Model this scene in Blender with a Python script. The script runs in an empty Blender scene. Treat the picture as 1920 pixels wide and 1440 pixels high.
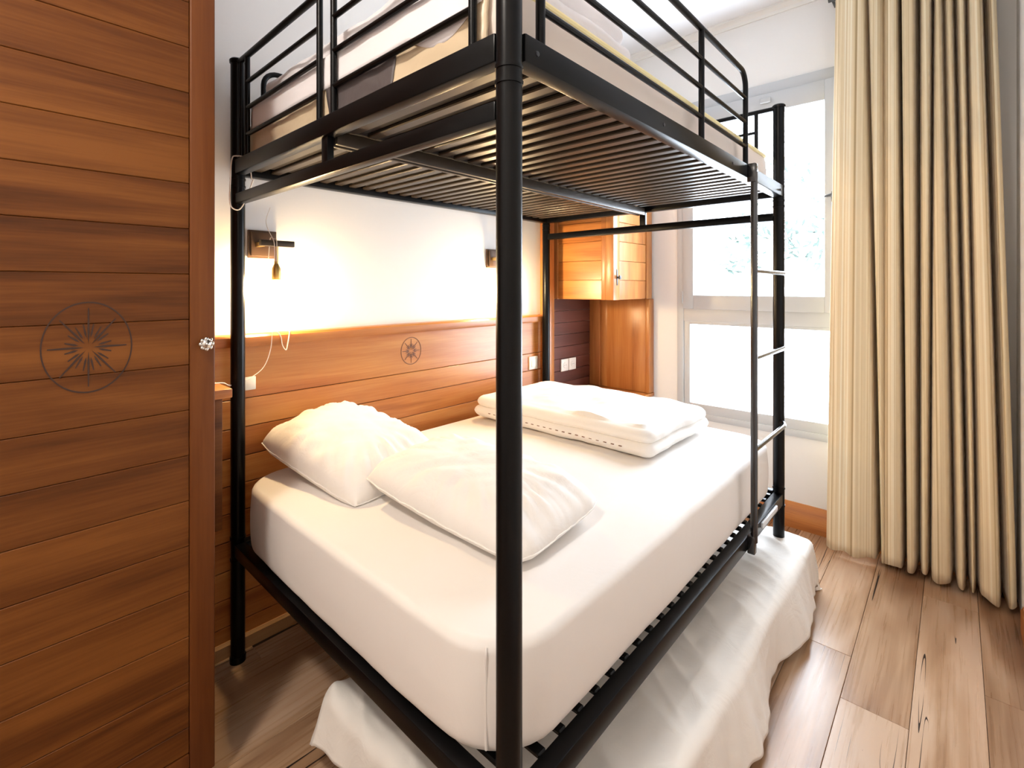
import bpy, bmesh, math, random
from mathutils import Vector, Matrix, noise

C = bpy.context.scene
COL = C.collection
PI = math.pi
rnd = random.Random(7)

# ------------------------------------------------------------------ camera
cam_d = bpy.data.cameras.new('camera')
cam = bpy.data.objects.new('camera', cam_d)
COL.objects.link(cam)
YAW = math.radians(42.22)
CAM = Vector((-0.66485, -0.61046, 1.4))
cam.location = CAM
cam.rotation_euler = (PI / 2, 0, -(PI / 2 - (PI / 2 - YAW)) + 0)
# forward direction is (cos YAW, sin YAW)
cam.rotation_euler = (PI / 2, 0, YAW - PI / 2)
cam_d.sensor_width = 36.0
cam_d.lens = 36.0 * 915.3 / 1920.0
cam_d.shift_y = -(720 - 538.1) / 1920.0
cam_d.clip_start = 0.02
cam_d.clip_end = 200
C.camera = cam

# ------------------------------------------------------------------ view, world, light
C.view_settings.view_transform = 'Standard'
C.view_settings.look = 'None'
C.view_settings.gamma = 1
C.view_settings.exposure = 0.4
C.view_settings.use_curve_mapping = False
C.cycles.use_denoising = True
C.cycles.max_bounces = 10
C.cycles.diffuse_bounces = 6
C.cycles.sample_clamp_indirect = 8

SKY = 20.0
wd = bpy.data.worlds.new('daylight')
C.world = wd
wd.use_nodes = True
bg = wd.node_tree.nodes['Background']
bg.inputs[0].default_value = (0.78, 0.88, 1.0, 1)
bg.inputs[1].default_value = SKY

def area_light(name, loc, rot, sx, sy, power, color, portal=False):
    l = bpy.data.lights.new(name, 'AREA')
    l.shape = 'RECTANGLE'; l.size = sx; l.size_y = sy
    l.energy = power; l.color = color
    l.cycles.is_portal = portal
    o = bpy.data.objects.new(name, l)
    COL.objects.link(o); o.location = loc; o.rotation_euler = rot
    return o
# guides the daylight through the window opening
area_light('window_portal', (2.70, 0.30, 1.57), (0, PI / 2, 0), 2.05, 0.96, 1, (1, 1, 1), True)

LAMP = 700.0       # strength of the reading-lamp bulbs
FILL = 32.0         # watts of the fill lamp added unseen behind the camera

# ------------------------------------------------------------------ node helpers
def new_mat(name):
    m = bpy.data.materials.new(name); m.use_nodes = True
    nt = m.node_tree
    return m, nt, nt.nodes['Principled BSDF']

def N(nt, t, **kw):
    n = nt.nodes.new(t)
    for k, v in kw.items():
        setattr(n, k, v)
    return n

def ramp(nt, stops):
    r = nt.nodes.new('ShaderNodeValToRGB')
    el = r.color_ramp.elements
    while len(el) < len(stops): el.new(0.5)
    for e, (p, c) in zip(el, stops):
        e.position = p; e.color = (*c, 1)
    return r

def simple(name, col, rough=0.5, metal=0.0, bump=0.0, bscale=60, spec=None, var=0.0):
    m, nt, b = new_mat(name)
    b.inputs['Base Color'].default_value = (*col, 1)
    b.inputs['Roughness'].default_value = rough
    b.inputs['Metallic'].default_value = metal
    if spec is not None: b.inputs['Specular IOR Level'].default_value = spec
    tc = N(nt, 'ShaderNodeTexCoord')
    nz = N(nt, 'ShaderNodeTexNoise'); nz.inputs['Scale'].default_value = bscale; nz.inputs['Detail'].default_value = 4
    nt.links.new(tc.outputs['Object'], nz.inputs['Vector'])
    if bump:
        bp = N(nt, 'ShaderNodeBump'); bp.inputs['Strength'].default_value = bump; bp.inputs['Distance'].default_value = 0.002
        nt.links.new(nz.outputs['Fac'], bp.inputs['Height']); nt.links.new(bp.outputs['Normal'], b.inputs['Normal'])
    if var:
        r = ramp(nt, [(0.3, tuple(c * (1 - var) for c in col)), (0.7, tuple(min(1, c * (1 + var)) for c in col))])
        nt.links.new(nz.outputs['Fac'], r.inputs[0]); nt.links.new(r.outputs[0], b.inputs['Base Color'])
    return m

def wood(name, dark, mid, light, axis=0, rough=0.35, island=True, fine=1.0, spec=None):
    """long-grained wood, grain along axis; each plank (mesh island) gets its own tone and grain"""
    m, nt, b = new_mat(name)
    L = nt.links.new
    tc = N(nt, 'ShaderNodeTexCoord')
    geo = N(nt, 'ShaderNodeNewGeometry')
    off = N(nt, 'ShaderNodeVectorMath', operation='SCALE')
    cmb = N(nt, 'ShaderNodeCombineXYZ')
    for i in range(3): L(geo.outputs['Random Per Island'], cmb.inputs[i])
    L(cmb.outputs[0], off.inputs[0]); off.inputs['Scale'].default_value = 37.0 if island else 0.0
    add = N(nt, 'ShaderNodeVectorMath', operation='ADD')
    L(tc.outputs['Object'], add.inputs[0]); L(off.outputs[0], add.inputs[1])
    def mapped(along, across):
        mp = N(nt, 'ShaderNodeMapping')
        s = [across] * 3; s[axis] = along
        mp.inputs['Scale'].default_value = s
        L(add.outputs[0], mp.inputs['Vector']); return mp
    m1 = mapped(1.1, 13 * fine)
    n1 = N(nt, 'ShaderNodeTexNoise'); n1.inputs['Scale'].default_value = 1; n1.inputs['Detail'].default_value = 5; n1.inputs['Distortion'].default_value = 0.6
    L(m1.outputs[0], n1.inputs['Vector'])
    m2 = mapped(6, 160 * fine)
    n2 = N(nt, 'ShaderNodeTexNoise'); n2.inputs['Scale'].default_value = 1; n2.inputs['Detail'].default_value = 3
    L(m2.outputs[0], n2.inputs['Vector'])
    mx = N(nt, 'ShaderNodeMath', operation='MULTIPLY_ADD')
    L(n2.outputs['Fac'], mx.inputs[0]); mx.inputs[1].default_value = 0.28; L(n1.outputs['Fac'], mx.inputs[2])
    isl = N(nt, 'ShaderNodeMath', operation='MULTIPLY_ADD')
    L(geo.outputs['Random Per Island'], isl.inputs[0]); isl.inputs[1].default_value = 0.14 if island else 0.0
    L(mx.outputs[0], isl.inputs[2])
    r = ramp(nt, [(0.42, dark), (0.66, mid), (0.92, light)])
    L(isl.outputs[0], r.inputs[0]); L(r.outputs[0], b.inputs['Base Color'])
    b.inputs['Roughness'].default_value = rough
    if spec is not None: b.inputs['Specular IOR Level'].default_value = spec
    bp = N(nt, 'ShaderNodeBump'); bp.inputs['Strength'].default_value = 0.12; bp.inputs['Distance'].default_value = 0.001
    L(n2.outputs['Fac'], bp.inputs['Height']); L(bp.outputs['Normal'], b.inputs['Normal'])
    return m

def floor_mat():
    m, nt, b = new_mat('rustic_oak_laminate')
    L = nt.links.new
    tc = N(nt, 'ShaderNodeTexCoord'); geo = N(nt, 'ShaderNodeNewGeometry')
    cmb = N(nt, 'ShaderNodeCombineXYZ')
    for i in range(3): L(geo.outputs['Random Per Island'], cmb.inputs[i])
    off = N(nt, 'ShaderNodeVectorMath', operation='SCALE'); off.inputs['Scale'].default_value = 51
    L(cmb.outputs[0], off.inputs[0])
    add = N(nt, 'ShaderNodeVectorMath', operation='ADD'); L(tc.outputs['Object'], add.inputs[0]); L(off.outputs[0], add.inputs[1])
    def nz(sx, sy, det, dist=0.0):
        mp = N(nt, 'ShaderNodeMapping'); mp.inputs['Scale'].default_value = (sx, sy, 1); L(add.outputs[0], mp.inputs['Vector'])
        n = N(nt, 'ShaderNodeTexNoise'); n.inputs['Scale'].default_value = 1; n.inputs['Detail'].default_value = det; n.inputs['Distortion'].default_value = dist
        L(mp.outputs[0], n.inputs['Vector']); return n
    big = nz(1.1, 7, 3, 0.6); fine = nz(2.2, 95, 4); patch = nz(2.2, 3, 2)
    a = N(nt, 'ShaderNodeMath', operation='MULTIPLY_ADD'); L(fine.outputs['Fac'], a.inputs[0]); a.inputs[1].default_value = 0.26; L(big.outputs['Fac'], a.inputs[2])
    a2 = N(nt, 'ShaderNodeMath', operation='MULTIPLY_ADD'); L(geo.outputs['Random Per Island'], a2.inputs[0]); a2.inputs[1].default_value = 0.22; L(a.outputs[0], a2.inputs[2])
    r = ramp(nt, [(0.44, (0.12, 0.060, 0.030)), (0.60, (0.27, 0.150, 0.078)), (0.75, (0.40, 0.250, 0.142)), (0.92, (0.52, 0.36, 0.235))])
    L(a2.outputs[0], r.inputs[0])
    # greyish or reddish planks
    tint = ramp(nt, [(0.0, (1.0, 0.93, 0.86)), (0.5, (1.0, 1.0, 1.04)), (1.0, (1.06, 0.94, 0.86))])
    L(patch.outputs['Fac'], tint.inputs[0])
    mul = N(nt, 'ShaderNodeMix', data_type='RGBA', blend_type='MULTIPLY'); mul.inputs[0].default_value = 1
    L(r.outputs[0], mul.inputs[6]); L(tint.outputs[0], mul.inputs[7])
    # dark splits along the grain
    cr = nz(0.42, 12, 2, 0.12)
    sub = N(nt, 'ShaderNodeMath', operation='SUBTRACT'); L(cr.outputs['Fac'], sub.inputs[0]); sub.inputs[1].default_value = 0.5
    ab = N(nt, 'ShaderNodeMath', operation='ABSOLUTE'); L(sub.outputs[0], ab.inputs[0])
    msk = nz(1.1, 3.0, 2)
    thr = N(nt, 'ShaderNodeMapRange'); L(msk.outputs['Fac'], thr.inputs['Value'])
    thr.inputs['From Min'].default_value = 0.53; thr.inputs['From Max'].default_value = 0.75
    thr.inputs['To Min'].default_value = 0.0; thr.inputs['To Max'].default_value = 0.022
    lt = N(nt, 'ShaderNodeMath', operation='LESS_THAN'); L(ab.outputs[0], lt.inputs[0]); L(thr.outputs[0], lt.inputs[1])
    mx = N(nt, 'ShaderNodeMix', data_type='RGBA'); L(lt.outputs[0], mx.inputs[0]); L(mul.outputs[2], mx.inputs[6]); mx.inputs[7].default_value = (0.02, 0.012, 0.01, 1)
    L(mx.outputs[2], b.inputs['Base Color'])
    rr = N(nt, 'ShaderNodeMapRange'); L(fine.outputs['Fac'], rr.inputs['Value']); rr.inputs['To Min'].default_value = 0.20; rr.inputs['To Max'].default_value = 0.38
    L(rr.outputs[0], b.inputs['Roughness'])
    bp = N(nt, 'ShaderNodeBump'); bp.inputs['Strength'].default_value = 0.15; bp.inputs['Distance'].default_value = 0.001
    L(fine.outputs['Fac'], bp.inputs['Height']); L(bp.outputs['Normal'], b.inputs['Normal'])
    return m

def curtain_mat():
    m, nt, b = new_mat('striped_curtain_fabric')
    L = nt.links.new
    uv = N(nt, 'ShaderNodeUVMap')
    def st(scale, det):
        mp = N(nt, 'ShaderNodeMapping'); mp.inputs['Scale'].default_value = (scale, 0.02, 1); L(uv.outputs[0], mp.inputs['Vector'])
        n = N(nt, 'ShaderNodeTexNoise'); n.inputs['Scale'].default_value = 1; n.inputs['Detail'].default_value = det
        L(mp.outputs[0], n.inputs['Vector']); return n
    s1 = st(95, 3); s2 = st(22, 1)
    a = N(nt, 'ShaderNodeMath', operation='MULTIPLY_ADD'); L(s2.outputs['Fac'], a.inputs[0]); a.inputs[1].default_value = 0.5; L(s1.outputs['Fac'], a.inputs[2])
    r = ramp(nt, [(0.55, (0.36, 0.25, 0.12)), (0.70, (0.66, 0.52, 0.32)), (0.80, (0.75, 0.63, 0.42)), (0.93, (0.82, 0.75, 0.60))])
    L(a.outputs[0], r.inputs[0]); L(r.outputs[0], b.inputs['Base Color'])
    b.inputs['Roughness'].default_value = 0.85
    b.inputs['Sheen Weight'].default_value = 0.15
    return m

def cloth(name, col, rough=0.8, wr=0.25, scale=9, sheen=0.1):
    m, nt, b = new_mat(name)
    L = nt.links.new
    b.inputs['Base Color'].default_value = (*col, 1); b.inputs['Roughness'].default_value = rough
    b.inputs['Sheen Weight'].default_value = sheen
    tc = N(nt, 'ShaderNodeTexCoord')
    n = N(nt, 'ShaderNodeTexNoise'); n.inputs['Scale'].default_value = scale; n.inputs['Detail'].default_value = 5; n.inputs['Distortion'].default_value = 0.8
    w = N(nt, 'ShaderNodeTexNoise'); w.inputs['Scale'].default_value = 700; w.inputs['Detail'].default_value = 1
    L(tc.outputs['Object'], n.inputs['Vector']); L(tc.outputs['Object'], w.inputs['Vector'])
    b1 = N(nt, 'ShaderNodeBump'); b1.inputs['Strength'].default_value = wr; b1.inputs['Distance'].default_value = 0.012
    b2 = N(nt, 'ShaderNodeBump'); b2.inputs['Strength'].default_value = 0.12; b2.inputs['Distance'].default_value = 0.0006
    L(n.outputs['Fac'], b1.inputs['Height']); L(w.outputs['Fac'], b2.inputs['Height'])
    L(b1.outputs['Normal'], b2.inputs['Normal']); L(b2.outputs['Normal'], b.inputs['Normal'])
    return m

def emit(name, col, strength):
    m, nt, b = new_mat(name)
    b.inputs['Base Color'].default_value = (*col, 1)
    b.inputs['Emission Color'].default_value = (*col, 1); b.inputs['Emission Strength'].default_value = strength
    return m

def glass_mat():
    m = bpy.data.materials.new('window_glass'); m.use_nodes = True
    nt = m.node_tree; nt.nodes.clear()
    out = N(nt, 'ShaderNodeOutputMaterial'); tr = N(nt, 'ShaderNodeBsdfTransparent'); gl = N(nt, 'ShaderNodeBsdfGlossy')
    gl.inputs['Roughness'].default_value = 0.02
    mx = N(nt, 'ShaderNodeMixShader'); mx.inputs[0].default_value = 0.06
    nt.links.new(tr.outputs[0], mx.inputs[1]); nt.links.new(gl.outputs[0], mx.inputs[2]); nt.links.new(mx.outputs[0], out.inputs[0])
    return m

M = dict(
    wall=simple('white_plaster', (0.80, 0.79, 0.77), 0.9, bump=0.15, bscale=90),
    ceil=simple('white_ceiling_paint', (0.84, 0.85, 0.87), 0.95),
    cornice=simple('white_gloss_cornice', (0.80, 0.79, 0.76), 0.6),
    black=simple('black_satin_steel', (0.0022, 0.0022, 0.0025), 0.30, 0.0, spec=0.18),
    slat=simple('black_gloss_slat_steel', (0.036, 0.026, 0.017), 0.36, 0.0, spec=0.32),
    ladderm=simple('black_gloss_ladder_steel', (0.010, 0.010, 0.012), 0.22, 0.0, spec=0.9),
    bolt=simple('dull_steel_bolt', (0.05, 0.05, 0.055), 0.35, 0.8),
    sheet=cloth('white_fitted_sheet', (0.77, 0.735, 0.70), 0.75, 0.22, 5),
    pillow=cloth('white_pillow_cotton', (0.80, 0.77, 0.735), 0.8, 0.45, 9),
    duvet=cloth('white_duvet_cotton', (0.83, 0.80, 0.76), 0.8, 0.35, 7),
    upduvet=cloth('lilac_white_duvet', (0.85, 0.82, 0.84), 0.8, 0.15, 6),
    spread=cloth('cream_white_bedspread', (0.80, 0.77, 0.72), 0.7, 0.5, 9),
    tan=cloth('tan_satin_mattress_cover', (0.66, 0.53, 0.36), 0.4, 0.5, 9, 0.0),
    grey=cloth('dark_grey_patch', (0.11, 0.095, 0.095), 0.4, 0.3, 9, 0.0),
    pink=cloth('beige_mattress_side', (0.78, 0.69, 0.62), 0.8, 0.12, 6),
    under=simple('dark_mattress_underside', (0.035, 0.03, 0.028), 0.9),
    orange=wood('warm_orange_pine', (0.25, 0.070, 0.015), (0.43, 0.145, 0.033), (0.54, 0.23, 0.06), 0, 0.32),
    orangev=wood('warm_orange_pine_upright', (0.23, 0.07, 0.018), (0.42, 0.155, 0.04), (0.52, 0.23, 0.07), 2, 0.32),
    orangey=wood('warm_orange_pine_across', (0.32, 0.10, 0.02), (0.52, 0.19, 0.042), (0.60, 0.27, 0.07), 1, 0.32),
    darkw=wood('shade_dark_back_boards', (0.055, 0.018, 0.012), (0.10, 0.03, 0.02), (0.14, 0.045, 0.03), 0, 0.4),  # shade inside the niche is put into the colour of these boards
    brown=wood('brown_wardrobe_boards', (0.042, 0.0115, 0.0024), (0.108, 0.033, 0.0060), (0.18, 0.062, 0.012), 0, 0.42, spec=0.2),
    brownv=wood('brown_wardrobe_stile', (0.085, 0.023, 0.005), (0.125, 0.037, 0.008), (0.16, 0.052, 0.012), 2, 0.40, spec=0.22),
    carve=simple('dark_carving_brown', (0.034, 0.011, 0.003), 0.7),  # dark brown for carved lines and groove backing
    carve2=simple('light_carving_brown', (0.16, 0.055, 0.016), 0.6),
    basew=wood('pale_pine_baseboard', (0.30, 0.15, 0.06), (0.42, 0.23, 0.10), (0.52, 0.32, 0.16), 0, 0.4),
    floor=floor_mat(),
    curtain=curtain_mat(),
    pvc=simple('grey_white_window_frame', (0.50, 0.52, 0.54), 0.4),
    handle=simple('brushed_dark_handle', (0.10, 0.10, 0.10), 0.35, 0.7),
    silver=simple('silver_floral_knob', (0.62, 0.60, 0.57), 0.22, 1.0),
    plate=simple('dark_bronze_lamp_plate', (0.10, 0.055, 0.03), 0.45, 0.3),
    armm=simple('dark_bronze_lamp_arm', (0.05, 0.035, 0.022), 0.35, 0.5),
    brass=simple('yellow_brass_socket', (0.45, 0.30, 0.10), 0.35, 0.8),
    bulb=emit('glowing_warm_bulb', (1.0, 0.70, 0.36), LAMP),
    fillglow=emit('glowing_fill_lamp', (1.0, 0.90, 0.80), 12),
    outlet=simple('ivory_plastic', (0.78, 0.72, 0.62), 0.4),
    outletd=simple('dark_socket_hole', (0.05, 0.045, 0.04), 0.6),
    cable=simple('white_cable_rubber', (0.80, 0.72, 0.62), 0.5),
    glass=glass_mat(),
    leaf=simple('pale_green_leaves', (0.028, 0.046, 0.036), 0.7, var=0.3, bscale=3),
    bark=simple('grey_bark', (0.25, 0.2, 0.16), 0.9),
    cream=simple('lit_edge_yellow_piping', (0.90, 0.80, 0.45), 0.8),
    white=simple('pale_rail_reflection', (0.75, 0.8, 0.85), 0.3),
)

# ------------------------------------------------------------------ mesh helpers
ORG = {}                     # world position of each thing's origin; its parts are modelled relative to it
def spline(pts, n=8):
    pts = [Vector(p) for p in pts]; out = []
    P = [pts[0]] + pts + [pts[-1]]
    for i in range(1, len(P) - 2):
        for j in range(n):
            t_ = j / n
            a, b, c, d = P[i - 1], P[i], P[i + 1], P[i + 2]
            out.append(0.5 * ((2 * b) + (-a + c) * t_ + (2 * a - 5 * b + 4 * c - d) * t_ ** 2 + (-a + 3 * b - 3 * c + d) * t_ ** 3))
    out.append(pts[-1]); return out
class MB:
    def __init__(s): s.bm = bmesh.new()
    def box(s, x0, x1, y0, y1, z0, z1, bev=0.0, seg=2):
        r = bmesh.ops.create_cube(s.bm, size=1)
        vs = r['verts']
        for v in vs:
            v.co = Vector(((x0 + x1) / 2 + v.co.x * (x1 - x0), (y0 + y1) / 2 + v.co.y * (y1 - y0), (z0 + z1) / 2 + v.co.z * (z1 - z0)))
        if bev:
            es = {e for v in vs for e in v.link_edges}
            bmesh.ops.bevel(s.bm, geom=list(es), offset=bev, segments=seg, affect='EDGES', profile=0.5)
        return s
    def tube(s, pts, r, n=14, cap=True, closed=False):
        pts = [Vector(p) for p in pts]
        rings = []
        up0 = None
        cnt = len(pts)
        for i, p in enumerate(pts):
            if closed: d = pts[(i + 1) % cnt] - pts[i - 1]
            elif i == 0: d = pts[1] - p
            elif i == cnt - 1: d = p - pts[i - 1]
            else: d = (pts[i + 1] - p).normalized() + (p - pts[i - 1]).normalized()
            d.normalize()
            if up0 is None:
                up0 = Vector((0, 0, 1)) if abs(d.z) < 0.9 else Vector((1, 0, 0))
            u = (up0 - d * up0.dot(d))
            if u.length < 1e-5: u = d.orthogonal()
            u.normalize(); up0 = u; w = d.cross(u)
            rr = r[i] if isinstance(r, (list, tuple)) else r
            rings.append([s.bm.verts.new(p + (u * math.cos(2 * PI * k / n) + w * math.sin(2 * PI * k / n)) * rr) for k in range(n)])
        m = cnt if closed else cnt - 1
        for i in range(m):
            a, b = rings[i], rings[(i + 1) % cnt]
            for k in range(n):
                s.bm.faces.new((a[k], a[(k + 1) % n], b[(k + 1) % n], b[k]))
        if cap and not closed:
            s.bm.faces.new(list(reversed(rings[0]))); s.bm.faces.new(rings[-1])
        return s
    def sphere(s, c, r, sz=1.0, seg=20):
        q = bmesh.ops.create_uvsphere(s.bm, u_segments=seg, v_segments=seg // 2 + 2, radius=r)
        for v in q['verts']:
            v.co = Vector((v.co.x + c[0], v.co.y + c[1], v.co.z * sz + c[2]))
        return s
    def lathe(s, c, prof, axis=2, n=24):
        """prof: list of (radius, height along axis)"""
        rings = []
        for r, h in prof:
            ring = []
            for k in range(n):
                a = 2 * PI * k / n
                q = [0, 0, 0]; q[axis] = h; q[(axis + 1) % 3] = r * math.cos(a); q[(axis + 2) % 3] = r * math.sin(a)
                ring.append(s.bm.verts.new(Vector(c) + Vector(q)))
            rings.append(ring)
        for a, b in zip(rings, rings[1:]):
            for k in range(n): s.bm.faces.new((a[k], a[(k + 1) % n], b[(k + 1) % n], b[k]))
        s.bm.faces.new(list(reversed(rings[0]))); s.bm.faces.new(rings[-1])
        return s
    def prism(s, poly, axis, a, b):
        """poly of 2D points in the plane across axis, extruded a..b"""
        def P(q, h):
            r = [0, 0, 0]; r[axis] = h; o = [i for i in range(3) if i != axis]; r[o[0]] = q[0]; r[o[1]] = q[1]; return Vector(r)
        A = [s.bm.verts.new(P(q, a)) for q in poly]; B = [s.bm.verts.new(P(q, b)) for q in poly]
        n = len(poly)
        for k in range(n): s.bm.faces.new((A[k], A[(k + 1) % n], B[(k + 1) % n], B[k]))
        s.bm.faces.new(list(reversed(A))); s.bm.faces.new(B)
        return s
    def build(s, name, mat, parent=None, smooth=True, angle=35, uv=None, sub=0):
        bmesh.ops.recalc_face_normals(s.bm, faces=s.bm.faces[:])
        org = ORG.get(parent, Vector((0, 0, 0))) if parent is not None else Vector((0, 0, 0))
        if parent is not None: bmesh.ops.translate(s.bm, verts=s.bm.verts[:], vec=-org)
        me = bpy.data.meshes.new(name); s.bm.to_mesh(me); s.bm.free()
        o = bpy.data.objects.new(name, me); COL.objects.link(o)
        me.materials.append(M[mat] if isinstance(mat, str) else mat)
        if smooth:
            me.polygons.foreach_set('use_smooth', [True] * len(me.polygons))
            try: me.set_sharp_from_angle(angle=math.radians(angle))
            except Exception: pass
        if sub:
            md = o.modifiers.new('smooth', 'SUBSURF'); md.levels = sub; md.render_levels = sub
        if parent is not None:
            o.parent = parent
            ORG[o] = org
        return o

def thing(name, label, cat, loc=(0, 0, 0), group=None):
    o = bpy.data.objects.new(name, None); COL.objects.link(o); o.location = loc
    o.empty_display_size = 0.1
    ORG[o] = Vector(loc)
    return tag(o, label, cat, group)
def tag(o, label, cat, group=None):
    o['label'] = label; o['category'] = cat
    if group: o['group'] = group
    return o
def struct(o):
    o['kind'] = 'structure'; return o
def copy_tree(o, shift, parent=None):
    c = o.copy(); COL.objects.link(c)
    if parent is None: c.location = Vector(o.location) + Vector(shift)
    else: c.parent = parent
    for ch in list(o.children): copy_tree(ch, shift, c)
    return c

W, L = 1.381, 1.865          # bed frame, post centre to post centre
HB = 1.435                   # face of the headboard panelling
WL = 1.460                   # plaster of the headboard wall
WX = 2.55                    # plaster of the window wall
WR = -0.82                   # right wall
XF = -2.3                    # wall behind the camera
ZC = 3.07

# ------------------------------------------------------------------ room shell
rf = random.Random(3)
fl = MB()
y = -0.86 - 0.0
k = 0
edges = [-0.32 + 0.183 * i for i in range(-3, 11)]
for a, b_ in zip(edges, edges[1:]):
    y0, y1 = max(a, WR), min(b_, WL)
    if y1 - y0 < 0.01: continue
    x = XF - rf.random() * 0.9
    while x < WX:
        l = 0.75 + rf.random() * 0.55
        fl.box(max(x, XF) + 0.0007, min(x + l, WX) - 0.0007, y0 + 0.0007, y1 - 0.0007, -0.012, 0.0, 0.0009, 1)
        x += l
        if x >= WX: break
o = fl.build('floor', 'floor', None, True, 30)
struct(o)
struct(MB().box(XF - .1, WX + .1, WR - .1, WL + .1, -0.1, -0.0125).build('floor', 'carve', None, False))
struct(MB().box(XF - .1, WX + .1, WR - .1, WL + .1, ZC, ZC + .1).build('ceiling', 'ceil', None, False))
struct(MB().box(XF - .1, WX + .1, WL, WL + .1, -0.1, ZC).build('wall_left', 'wall', None, False))
struct(MB().box(XF - .1, WX + .1, WR - .1, WR, -0.1, ZC).build('wall_right', 'wall', None, False))
struct(MB().box(XF - .1, XF, WR, WL, -0.1, ZC).build('wall_front', 'wall', None, False))
WY0, WY1, WZ0, WZ1 = -0.22, 0.785, 0.53, 2.625
wb = MB()
wb.box(WX, WX + .16, WY1, WL, -0.1, ZC)
wb.box(WX, WX + .16, WR, WY0, -0.1, ZC)
wb.box(WX, WX + .16, WY0, WY1, -0.1, WZ0)
wb.box(WX, WX + .16, WY0, WY1, WZ1, ZC)
struct(wb.build('wall_back', 'wall', None, False))
# cornice on the window wall and the other walls
def cornice(name, axis, a, b, plane, sgn):
    prof = [(0, 0), (0, -.045), (.010, -.045), (.014, -.028), (.030, -.014), (.042, -.010), (.042, 0)]
    poly = [(plane + sgn * p, ZC + q) for p, q in prof]
    return struct(MB().prism(poly, axis, a, b).build(name, 'cornice'))
cornice('trim_1', 1, WR, WL, WX, -1)
cornice('trim_2', 0, XF, WX, WL, -1)
cornice('trim_3', 0, XF, WX, WR, 1)
# baseboards
def baseb(name, axis, a, b, plane, sgn, h, t, mat):
    poly = [(plane, 0), (plane + sgn * t, 0), (plane + sgn * t, h * .84), (plane + sgn * t * .55, h * .93), (plane + sgn * t * .4, h), (plane, h)]
    return struct(MB().prism(poly, axis, a, b).build(name, mat))
struct(baseb('baseboard_back', 1, WR + .014, 0.94, WX, -1, .148, .016, 'orangey'))
struct(baseb('baseboard_left', 0, -0.18, 1.88, HB, -1, .055, .014, 'basew'))
struct(baseb('baseboard_right', 0, XF, 2.20, WR, 1, .10, .012, 'orange'))

# ------------------------------------------------------------------ window
def frame_rect(mb, xa, xb, y0, y1, z0, z1, wl, wr, wb_, wt, bev=.004):
    mb.box(xa, xb, y1 - wl, y1, z0, z1, bev)            # picture-left stile (larger Y)
    mb.box(xa, xb, y0, y0 + wr, z0, z1, bev)
    mb.box(xa, xb, y0 + wr - .002, y1 - wl + .002, z0, z0 + wb_, bev)
    mb.box(xa, xb, y0 + wr - .002, y1 - wl + .002, z1 - wt, z1, bev)
win = thing('window_1', '', '', (WX, 0.3, WZ0))
del win['label']; del win['category']
win['kind'] = 'structure'
wf = MB()
frame_rect(wf, WX - .012, WX + .07, WY0, WY1, WZ0, WZ1, .045, .04, .04, .07)
wf.box(WX - .010, WX + .07, WY0 + .04, WY1 - .045, 1.172, 1.262, .004)   # transom
wf.build('frame', 'pvc', win)
sa = MB(); frame_rect(sa, WX - .026, WX + .045, WY0 + .04, WY1 - .045, 1.255, 2.56, .072, .110, .092, .115, .006)
sash = sa.build('casement', 'pvc', win)
MB().box(WX + .012, WX + .020, WY0 + .148, WY1 - .115, 1.345, 2.447).build('glass', 'glass', sash)
lo = MB(); frame_rect(lo, WX - .004, WX + .03, WY0 + .04, WY1 - .045, WZ0 + .038, 1.174, .042, .04, .064, .022, .004)
low = lo.build('lower_light', 'pvc', win)
MB().box(WX + .010, WX + .018, WY0 + .078, WY1 - .086, WZ0 + .10, 1.153).build('glass', 'glass', low)
hd = MB()
hd.box(WX - .034, WX - .026, -0.128, -0.104, 1.87, 1.93, .004)
hd.lathe((WX - .026, -0.116, 1.905), [(0.011, 0), (0.011, -.045), (0.009, -.05)], 0, 16)
hd.tube([(WX - .064, -0.130, 1.905), (WX - .066, -0.116, 1.905), (WX - .066, -0.095, 1.902), (WX - .062, -0.078, 1.899)], [.009, .010, .008, .006], 10)
h = hd.build('handle', 'handle', win); h['label'] = 'dark metal window handle'
for z in (1.33, 2.47):
    MB().tube([(WX - .022, WY1 - .040, z - .04), (WX - .022, WY1 - .040, z + .04)], .007, 10).build('hinge', 'pvc', win)
hc = MB().box(WX - .04, WX - .025, 0.20, 0.26, 2.50, 2.535, .008, 3); hc.build('casement_stay', 'pvc', win)

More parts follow.
